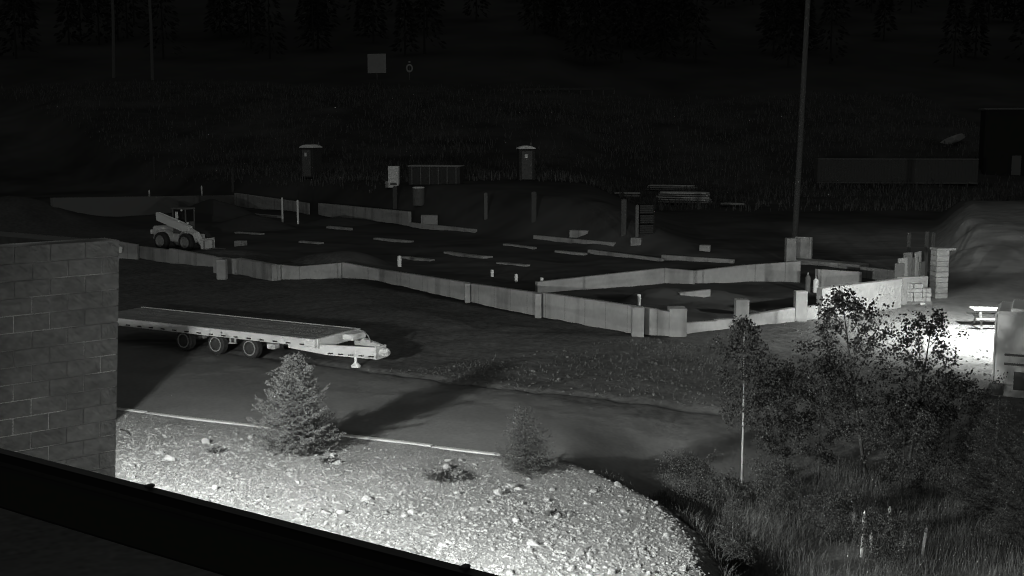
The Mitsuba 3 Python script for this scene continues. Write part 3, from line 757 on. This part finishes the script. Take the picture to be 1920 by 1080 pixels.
# two people-sized bins inside the bay by the slab
for px, t, b, lab, mm in ((1514, 515, 545, 'dim upright gas cylinder inside the foundation bay', 'm_mid'), (1529, 522, 535, 'small white cylinder top inside the foundation bay', 'm_white')):
    g = ground(px, 548); z = atY(px, t, g[1])[2]; k = thing('gas_cylinder', lab, 'cylinder')
    part(k, 'tank', lathe([(0, 0), (.13, 0), (.13, (z - g[2]) * .85), (.05, z - g[2]), (0, z - g[2])], g, [0, 0, 1], 14), mm, smooth=40)
    part(k, 'valve', box([g[0], g[1], z + .05], [.07, .05, .12], np.eye(3), .01), 'm_grey')

# picnic table
pt = thing('picnic_table', 'picnic table with a bright top on the lit ground left of the pale box', 'table')
g = ground(1862, 614); ax = frame(-.12)
def q(a, b, z): return g + ax[0] * a + ax[1] * b + np.array([0, 0, z])
for k in range(5): part(pt, 'top_board', box(q(0, -.32 + k * .16, .76), [1.75, .15, .04], ax, .004), 'm_white')
for b in (-.72, .72): part(pt, 'bench', box(q(0, b, .45), [1.75, .26, .04], ax, .004), 'm_grey')
for a in (-.6, .6):
    for b in (-1, 1): part(pt, 'leg', tube([q(a, b * .6, -.03), q(a, b * .25, .74)], .045, 4), 'm_wood')
    part(pt, 'cross_bar', box(q(a, 0, .42), [.05, 1.5, .1], ax), 'm_wood')

# the pale box at the right edge
pbx = thing('box_trailer', 'pale box trailer with dark grooves at the right edge of the frame', 'trailer')
C0 = ground(1858, 742); ba = -.43; ax = frame(ba); BWID, BDEP, BH = 5.2, 2.4, 2.62
def q(a, b, z): return C0 * [1, 1, 0] + ax[0] * a + ax[1] * b + np.array([0, 0, z + .0])
z0 = C0[2]
part(pbx, 'body', box(q(BWID / 2, BDEP / 2, z0 + .30 + BH / 2 - .15), [BWID, BDEP, BH - .34], ax, .10), 'm_box', smooth=30)
part(pbx, 'roof_cap', box(q(BWID / 2 + .25, BDEP / 2, z0 + BH + .02), [BWID - .35, BDEP - .2, .12], ax, .04), 'm_white')
part(pbx, 'lower_panel', box(q(BWID / 2, .12, z0 + .17), [BWID, .2, .33], ax, .01), 'm_box')
for zz in (1.30, 1.02): part(pbx, 'groove_trim', box(q(BWID / 2 + .14, -.004, z0 + zz), [BWID - .35, .03, .07], ax, .01), 'm_mid')
hk = part(pbx, 'hatch', box(q(2.2, -.006, z0 + .52), [3.2, .03, .56], ax, .005), 'm_mid')
for a in (.58, 3.82): part(hk, 'frame', box(q(a, -.012, z0 + .52), [.05, .05, .64], ax), 'm_box')
part(hk, 'frame', box(q(2.2, -.012, z0 + .22), [3.29, .05, .05], ax), 'm_box')
wheel(pbx, q(.25, .25, z0 + .20), ax[1], .26, .2, 'm_mid'); wheel(pbx, q(4.2, .25, z0 + .20), ax[1], .26, .2, 'm_mid')
part(pbx, 'corner_box', box(q(.17, .02, z0 + .22), [.34, .1, .36], ax, .01), 'm_mid')
part(pbx, 'corner_trim', box(q(.02, .02, z0 + 1.45), [.05, .06, BH - .45], ax, .015), 'm_box')
#part(pbx, 'roof_vent', box(q(.62, .6, z0 + BH + .02), [.5, .5, .13], ax, .05), 'm_mid')

# ------------------------------------------------------------------ poles, signs and far things
up_ = thing('utility_pole', 'tall slim grey pole rising out of the top of the frame right of centre', 'pole')
Y = 78.; pts = [atY(x, y, Y) for x, y in ((1489, 470), (1494, 380), (1501, 260), (1508, 130), (1515, 0), (1521, -110))]
part(up_, 'shaft', tube(pts, [.21, .20, .19, .18, .17, .16], 12), 'm_pole', smooth=40)
part(up_, 'cross_arm', box(pts[-1] - [0, 0, .6], [2.6, .12, .14], frame(.3), .01), 'm_wood')
for s in (-1.1, .7, 1.2): part(up_, 'insulator', lathe([(.0, 0), (.05, 0), (.07, .1), (.03, .2), (0, .2)], pts[-1] + [s * math.cos(.3), s * math.sin(.3), -.53], [0, 0, 1], 10), 'm_grey')


def far_sign(px, top, bot, base, wpx, lab, ring=False):
    g = ground(px, base); Y = g[1]; s = Y / F
    a, b = atY(px, top, Y)[2], atY(px, bot, Y)[2]
    k = thing('road_sign', lab, 'sign')
    part(k, 'post', box([g[0], Y + .12, (g[2] + b) / 2], [.12, .1, b - g[2] + .6 + (a - b)], np.eye(3), .01), 'm_mid')
    if ring:
        R = (a - b) / 2; c = np.array([g[0], Y, (a + b) / 2])
        part(k, 'ring', trimesh.Trimesh(trimesh.creation.torus(R * .78, R * .22, 24, 8).vertices[:, [0, 2, 1]] * [.85, .5, 1] + c, trimesh.creation.torus(R * .78, R * .22, 24, 8).faces, process=False), 'm_sign')
        part(k, 'finial', box(c + [.0, 0, R * 1.5], [R * .5, .1, R * .4], np.eye(3), .02), 'm_sign')
    else:
        part(k, 'plate', box([g[0], Y, (a + b) / 2], [wpx * s, .06, a - b], frame(-.25), .02), 'm_sign')


far_sign(707, 101, 137, 150, 36, 'square pale sign board high on the dark slope')
far_sign(768, 120, 136, 150, 0, 'small round ring-shaped reflector right of the square sign', True)
gr = thing('guard_rail', 'long pale guard rail on the dark slope above the toilets', 'guard rail')
pa, pb_ = ground(978, 178), ground(1152, 176)
n_ = 9; P_ = [pa * (1 - t) + pb_ * t for t in np.linspace(0, 1, n_)]
P_ = [np.array([p[0], p[1], float(terrain(P_[0][0], P_[0][1])) * (1 - i / 8) + float(terrain(P_[-1][0], P_[-1][1])) * i / 8]) for i, p in enumerate(P_)]
for i in range(n_ - 1):
    d = P_[i + 1] - P_[i]; L = np.linalg.norm(d); d /= L; nn = np.cross([0, 0, 1.0], d); nn /= np.linalg.norm(nn)
    part(gr, 'rail', box((P_[i] + P_[i + 1]) / 2 + [0, 0, .75], [L - .03, .09, .34], np.array([d, nn, np.cross(d, nn)]), .03), 'm_pole')
for p in P_: part(gr, 'post', box(p + [0, .12, -.2], [.15, .12, 2.0]), 'm_mid')

sc_ = thing('shipping_container', 'long dim grey shipping container on the ground beyond the pole', 'container')
g = ground(1532, 345); L0 = atY(1532, 345, g[1]); ax = frame(-.10); Lc = 290 * g[1] / F
part(sc_, 'shell', box(g + ax[0] * Lc / 2 + ax[1] * 1.2 + [0, 0, 1.45], [Lc, 2.4, 2.7], ax, .02), 'm_far_box')
for k in range(48): part(sc_, 'rib', box(g + ax[0] * (Lc * (k + .5) / 48) - ax[1] * .02 + [0, 0, 1.45], [Lc / 48 * .5, .05, 2.5], ax), 'm_far_box')
for zz in (.16, 2.76): part(sc_, 'rail', box(g + ax[0] * Lc / 2 - ax[1] * .03 + [0, 0, zz], [Lc, .09, .14], ax), 'm_mid')
sc2 = thing('site_shed', 'faint dark shed on the far slope at the right edge', 'shed')
g = ground(1895, 330); ax = frame(-.2); sY = g[1] / F
part(sc2, 'walls', box(g + [0, 1.5, 60 * sY], [90 * sY, 3, 122 * sY], ax, .03), 'm_dark'); part(sc2, 'roof', box(g + [0, 1.5, 124 * sY], [98 * sY, 3.4, .2], ax, .03), 'm_mid')
part(sc2, 'door', box(g + ax[0] * .5 - ax[1] * .02 + [0, -.05, 1.2], [1.0, .06, 2.2], ax), 'm_mid')
bl = thing('tarp_pile', 'pale covered heap on the slope above the shipping container', 'heap')
g = ground(1785, 268); s = g[1] / F
part(bl, 'cover', rock(g + [0, 0, 6 * s], 24 * s, 2, .5), 'm_grey', smooth=True)

# ------------------------------------------------------------------ plants
def tree_limbs(base, top, n, spread, z_lo, z_hi, r0, sides=6, droop=.0):
    tr_ = tube([base - [0, 0, .3], base * .55 + top * .45 + rng.normal(0, .03, 3), top], [r0, r0 * .65, r0 * .15], 8); ms, tips = [], []
    for i in range(n):
        f = z_lo + (z_hi - z_lo) * (i + rng.random()) / n
        p = base + (top - base) * f; a = i * 2.4 + rng.normal(0, .3); L = spread(f) * rng.uniform(.75, 1.1)
        d = np.array([math.cos(a), math.sin(a), rng.uniform(.5, 1.1)]); d /= np.linalg.norm(d)
        q1, q2 = p + d * L * .5 + [0, 0, .04], p + d * L + [0, 0, droop]
        ms.append(tube([p, q1, q2], [r0 * .3 * (1.1 - f), r0 * .2 * (1.1 - f), .004], 5)); tips.append((p, q1, q2))
        for _ in range(3):
            b0 = p + (q2 - p) * rng.uniform(.35, .9); e = b0 + (d + rng.normal(0, .6, 3)) * L * .38
            ms.append(tube([b0, e], [.006, .003], 4)); tips.append((b0, (b0 + e) / 2, e))
    return tr_, cat(ms), tips


def leafy(name, lab, catg, px, py, top_py, spread_px, nl, limb=(.25, .98), leaf=.085, nb=26, bark='m_pale_bark', lmat='m_leaf', r0=.05, shape=None):
    g = ground(px, py); z = atY(px, top_py, g[1])[2]; top = np.array([g[0] + (0 if shape is None else shape), g[1], z]); s = g[1] / F
    prof = lambda f: spread_px * s * (math.sin(math.pi * min(1, (f - limb[0] * .6) / (1.02 - limb[0] * .6)) ** .75) * .9 + .1)
    k = thing(name, lab, catg)
    mesh, br, tips = tree_limbs(g, top, nb, prof, limb[0], limb[1], r0)
    part(k, 'trunk', mesh, bark, smooth=50); part(k, 'branches', br, 'm_bark')
    ids = rng.integers(0, len(tips), nl); t = rng.random(nl) ** .4
    P = np.array([tips[i][1] * (1 - u) + tips[i][2] * u for i, u in zip(ids, t)]) + rng.normal(0, .065, (nl, 3))
    D = rng.normal(size=(nl, 3)) + [0, 0, -.35]
    part(k, 'crown', leafquads(P, D, rng.uniform(.7, 1.25, nl) * leaf, rng.uniform(.65, 1.0, nl) * leaf), lmat)
    return g


leafy('aspen', 'slim young aspen with a pale straight trunk left of the bigger tree', 'tree', 1391, 908, 600, 64, 4200, (.30, .97), .065, 40, r0=.035, shape=-.05)
leafy('aspen', 'larger leafy aspen standing out against the lit ground', 'tree', 1628, 905, 548, 104, 3900, (.2, .97), .08, 56, bark='m_bark', r0=.055, shape=-.85)
leafy('aspen', 'second leafy tree right behind the larger aspen', 'tree', 1700, 880, 586, 74, 2600, (.15, .97), .08, 46, bark='m_bark', r0=.05, shape=.5)
for px, py, t, sw, n, lab in ((1535, 905, 680, 95, 6500, 'dark leafy shrub left of the larger aspen trunk'), (1455, 890, 705, 75, 4500, 'dark leafy shrub between the two aspens'), (1775, 900, 715, 85, 6000, 'dark leafy shrub right of the larger aspen'),
                           (1690, 940, 770, 100, 6000, 'dark low shrub in front of the larger aspen')):
    leafy('shrub', lab, 'shrub', px, py, t, sw, n, (.08, .97), .062, 30, 'm_bark', 'm_leaf', .02)
for px, py, t, sw, n, lab in ((1290, 950, 872, 60, 3600, 'soft pale bushy weed at the left end of the tall grass'), (1365, 960, 905, 45, 3000, 'low pale bushy weed at the foot of the slim aspen'), (1455, 985, 880, 60, 4800, 'soft pale bushy weed right of the slim aspen trunk'), (1560, 1020, 940, 60, 4200, 'pale bushy weed left of the row of stakes'), (1655, 1060, 985, 60, 3600, 'pale bushy weed between the stakes')):
    leafy('bushy_weed', lab, 'weed', px, py, t, sw, n, (.04, .95), .042, 26, 'm_bark', 'm_weed', .008)


def spruce(name, lab, px, py, top_py, wpx, nb, dens, mname='m_needle', g=None, h=None, w=None):
    if g is None:
        g = ground(px, py); s = g[1] / F; h = atY(px, top_py, g[1])[2] - g[2]; w = wpx * s / 2
    k = thing(name, lab, 'tree')
    part(k, 'trunk', tube([g - [0, 0, .2], g + [0, 0, h * .6], g + [0, 0, h]], [h * .025, h * .014, .006], 7), 'm_bark')
    S, E = [], []
    for i in range(nb):
        f = ((i + rng.random()) / nb) ** 1.25
        z = h * (.04 + .95 * f); L = w * (1 - f) ** .62 * rng.uniform(.55, 1.25) * (.8 + .2 * min(1, f * 8)) + .03
        a = i * 2.399 + rng.normal(0, .2); rise = rng.uniform(.05, .35) + .45 * f
        d = np.array([math.cos(a), math.sin(a), 0])
        p0 = g + [0, 0, z]; mid = p0 + d * L * .55 + [0, 0, L * rise * .25]; end = p0 + d * L + [0, 0, L * rise * .85]
        S += [p0 + (mid - p0) * .2, mid]; E += [mid, end]
        sd = np.cross(d, [0, 0, 1.0]); m_ = max(2, int(L / .09))
        for j in range(m_):
            u = (j + .6) / m_; b = p0 + (mid - p0) * min(1, u * 1.8) if u < .55 else mid + (end - mid) * (u - .55) / .45
            tl = (.10 + .30 * L * (1 - u)) * rng.uniform(.7, 1.2)
            for sgn in (-1, 1):
                S.append(b); E.append(b + (d * .75 + sd * sgn * .8) * tl + [0, 0, rng.normal(.03, .05) * 1])
    S.append(g + [0, 0, h * .9]); E.append(g + [0, 0, h * 1.03])
    S, E = np.array(S), np.array(E); ln = np.linalg.norm(E - S, axis=1)
    n_each = np.maximum(4, (ln * dens).astype(int)); ids = np.repeat(np.arange(len(S)), n_each); u = rng.random(len(ids))
    P = S[ids] + (E - S)[ids] * u[:, None]; ax_ = (E - S)[ids] / ln[ids][:, None]
    side_ = rng.normal(size=P.shape); side_ -= (side_ * ax_).sum(1, keepdims=True) * ax_; side_ /= np.linalg.norm(side_, axis=1, keepdims=True)
    D = side_ * .8 + ax_ * .75
    part(k, 'crown', leafquads(P, D, rng.uniform(.028, .05, len(ids)) * (1 if h > 1 else .8), np.full(len(ids), .011)), mname)


spruce('spruce', 'bushy young spruce at the kerb with a long shadow on the dirt', 556, 853, 668, 172, 190, 190)
spruce('spruce', 'thin scraggly spruce sapling at the end of the kerb', 983, 889, 765, 112, 95, 130, 'm_leaf2')
spruce('spruce', 'small dark conifer among tall grass in the lower right', 1372, 1070, 945, 100, 80, 110, 'm_leaf')
spruce('spruce', 'dark dense conifer below the pale box at the right edge', 1860, 985, 752, 190, 130, 130, 'm_leaf')
spruce('spruce', 'dark conifer right of the larger aspen by the slope', 1925, 1040, 800, 200, 120, 120, 'm_leaf')
for px, t, b, lab, ln_ in ((1600, 960, 1000, 'leftmost short pale stake in the grass at lower right', 0), (1615, 962, 1045, 'second pale stake from the left in the grass', .03), (1632, 999, 1046, 'third pale stake from the left in the grass', 0),
                      (1694, 999, 1050, 'fourth pale stake in the grass, second from the right', .0), (1727, 990, 1052, 'rightmost pale leaning stake in the grass', .10), (1668, 953, 966, 'tiny bright stake top among dark shrub leaves', 0)):
    standpipe(px, t, b, .026 if px != 1668 else .03, lab, 'stake', 'm_steel' if px != 1668 else 'm_white', ln_)

# grass
def blades(n, xr, yr, ok, hmin, hmax, wid, clump, lean=.35):
    out = []
    X, Y = rng.uniform(*xr, n), rng.uniform(*yr, n); keep = ok(X, Y) & (meshkit.noise(np.stack([X * clump, Y * clump, 0 * X], -1), 5) > rng.random(n) * .8)
    X, Y = X[keep], Y[keep]; n = len(X); Z = terrain(X, Y)
    h = rng.uniform(hmin, hmax, n) * (.45 + .9 * meshkit.noise(np.stack([X * .6, Y * .6, 0 * X], -1), 8)); a = rng.uniform(0, 6.28, n); l = h * lean * rng.random(n)
    d = np.stack([np.cos(a), np.sin(a), 0 * a], 1); s = np.stack([-np.sin(a), np.cos(a), 0 * a], 1) * (wid * rng.uniform(.6, 1.3, n))[:, None]
    b = np.stack([X, Y, Z - .02], 1); m_ = b + d * (l * .35)[:, None] + np.array([0, 0, 1.0]) * (h * .6)[:, None]; e = b + d * l[:, None] + np.array([0, 0, 1.0]) * h[:, None]
    v = np.stack([b - s, b + s, m_ - s * .8, m_ + s * .8, e], 1).reshape(-1, 3); i = np.arange(n)[:, None] * 5
    return trimesh.Trimesh(v, np.vstack([i + [0, 1, 3], i + [0, 3, 2], i + [2, 3, 4]]), process=False)


structure('tall_grass', 'tall rough grass in the low ground at the lower right', blades(150000, (1.5, 15), (17.5, 34), lambda X, Y: (X > bx(Y) + .7) & (X < .47 * Y + 1) & (Y < 27.3 + .30 * np.maximum(X - 3, 0) + .8 * np.sin(X * 1.7)), .12, .5, .0042, .9, 1.1), 'm_grass', 'stuff', category='grass')
structure("low_weeds", "low weeds scattered over the rough dirt between trailer and foundation",
          blades(30000, (-16, 13), (34, 60), lambda X, Y: (Y > np.interp(X, RUT[:, 0], RUT[:, 1]) + .15) & (Y + 1.17 * X < 51) & (Y - .66 * X < 41), .03, .16, .012, .5, .9), 'm_grass', 'stuff', category='weeds')
structure('slope_grass', 'dim tall grass covering the slope behind the site', blades(60000, (-75, 60), (98, 175), lambda X, Y: (Y + 1.17 * X > 84) & (np.abs(X) < .47 * Y), .25, .9, .045, .15, .8), 'm_grass', 'stuff', category='grass')

# trees on the far slope: bare pale trunks at the left, and a dark wood
for px0, px1, base, lab in ((213, 209, 145, 'dim bare tree trunk, left of two at the top left'), (286, 277, 150, 'pale bare tree trunk, right of two at the top left')):
    g = ground(px0, base); k = thing('pine_tree', lab, 'tree'); t_ = atY(px1, -60, g[1]); s = g[1] / F
    part(k, 'trunk', tube([g - [0, 0, .5], (g + t_) / 2 + [.1, 0, 0], t_, t_ + (t_ - g) * .5], [3. * s, 2.8 * s, 2.5 * s, .05], 9), 'm_mid', smooth=40)
    n_ = 900; f = rng.random(n_); P = t_ + [0, 0, 2] + np.stack([rng.normal(0, 2.2, n_) * (1 - f), rng.normal(0, 2.2, n_) * (1 - f), f * 9], 1)
    part(k, 'crown', leafquads(P, rng.normal(size=(n_, 3)) - [0, 0, .5], np.full(n_, .9), np.full(n_, .35)), 'm_far_leaf')
wood = []
for i in range(150):
    Y = rng.uniform(200, 330); X = rng.uniform(-.5, .5) * Y; hgt = rng.uniform(9, 17); z = float(terrain(X, Y)); n_ = 240; f = rng.random(n_) ** .8
    a = rng.uniform(0, 6.28, n_); r = hgt * .2 * (1.03 - f) * rng.uniform(.5, 1, n_)
    P = np.stack([X + r * np.cos(a), Y + r * np.sin(a), z + 1 + f * hgt], 1)
    wood.append(leafquads(P, np.stack([np.cos(a), np.sin(a), -.5 + 0 * a], 1), np.full(n_, 1.3), np.full(n_, .55)))
    wood.append(tube([[X, Y, z - .5], [X, Y, z + hgt]], [.2, .04], 5))
structure('far_wood', 'dark wood of conifers on the hillside at the top', cat(wood), 'm_far_leaf', 'stuff', category='wood')
def clod_ok(X, Y): return (Y > np.interp(X, RUT[:, 0], RUT[:, 1]) + .1) & (Y + 1.17 * X < 51) & (Y - .66 * X < 41)
cx_, cy_ = rng.uniform(-15, 19, 9000), rng.uniform(33.5, 58, 9000); kk = clod_ok(cx_, cy_) | ((cx_ > 11) & (cy_ < 52) & (cy_ > 34)); cx_, cy_ = cx_[kk], cy_[kk]
cz_ = terrain(cx_, cy_); cr_ = np.exp(rng.normal(math.log(.026), .5, len(cx_))).clip(.01, .10)
structure('dirt_clods', 'small clods and stones scattered over the rough dirt', cat([rock([x, y, z + r * .1], r, 0, .7) for x, y, z, r in zip(cx_, cy_, cz_, cr_)]), 'm_clod', 'stuff', category='clods')

# repeats carry the phrase of their kind
GROUPS = {'pipe': 'white pipe stubs in the foundation', 'stake': 'stakes and slim posts on the site', 'post': 'posts beyond the far wall', 'spruce': 'young spruces', 'aspen': 'young aspens at the right',
          'shrub': 'dark shrubs under the aspens', 'bushy_weed': 'bushy weeds in the tall grass', 'weed_clump': 'weeds on the gravel', 'soil_heap': 'soil heaps inside the foundation',
          'portable_toilet': 'portable toilets on the bank', 'lumber_stack': 'board stacks beyond the far wall', 'plank': 'planks standing behind the form panels', 'concrete_block': 'loose blocks on the ground',
          'gas_cylinder': 'gas cylinders in the foundation bay', 'road_sign': 'signs on the dark slope', 'pine_tree': 'bare trunks at the top left', 'wall_lamp': 'wall lamps of the near building'}
for k in labels:
    b = k[:-4] if k[-3:].isdigit() and k[-4] == '_' else k
    if b in GROUPS and 'category' in labels[k]: labels[k]['group'] = GROUPS[b]
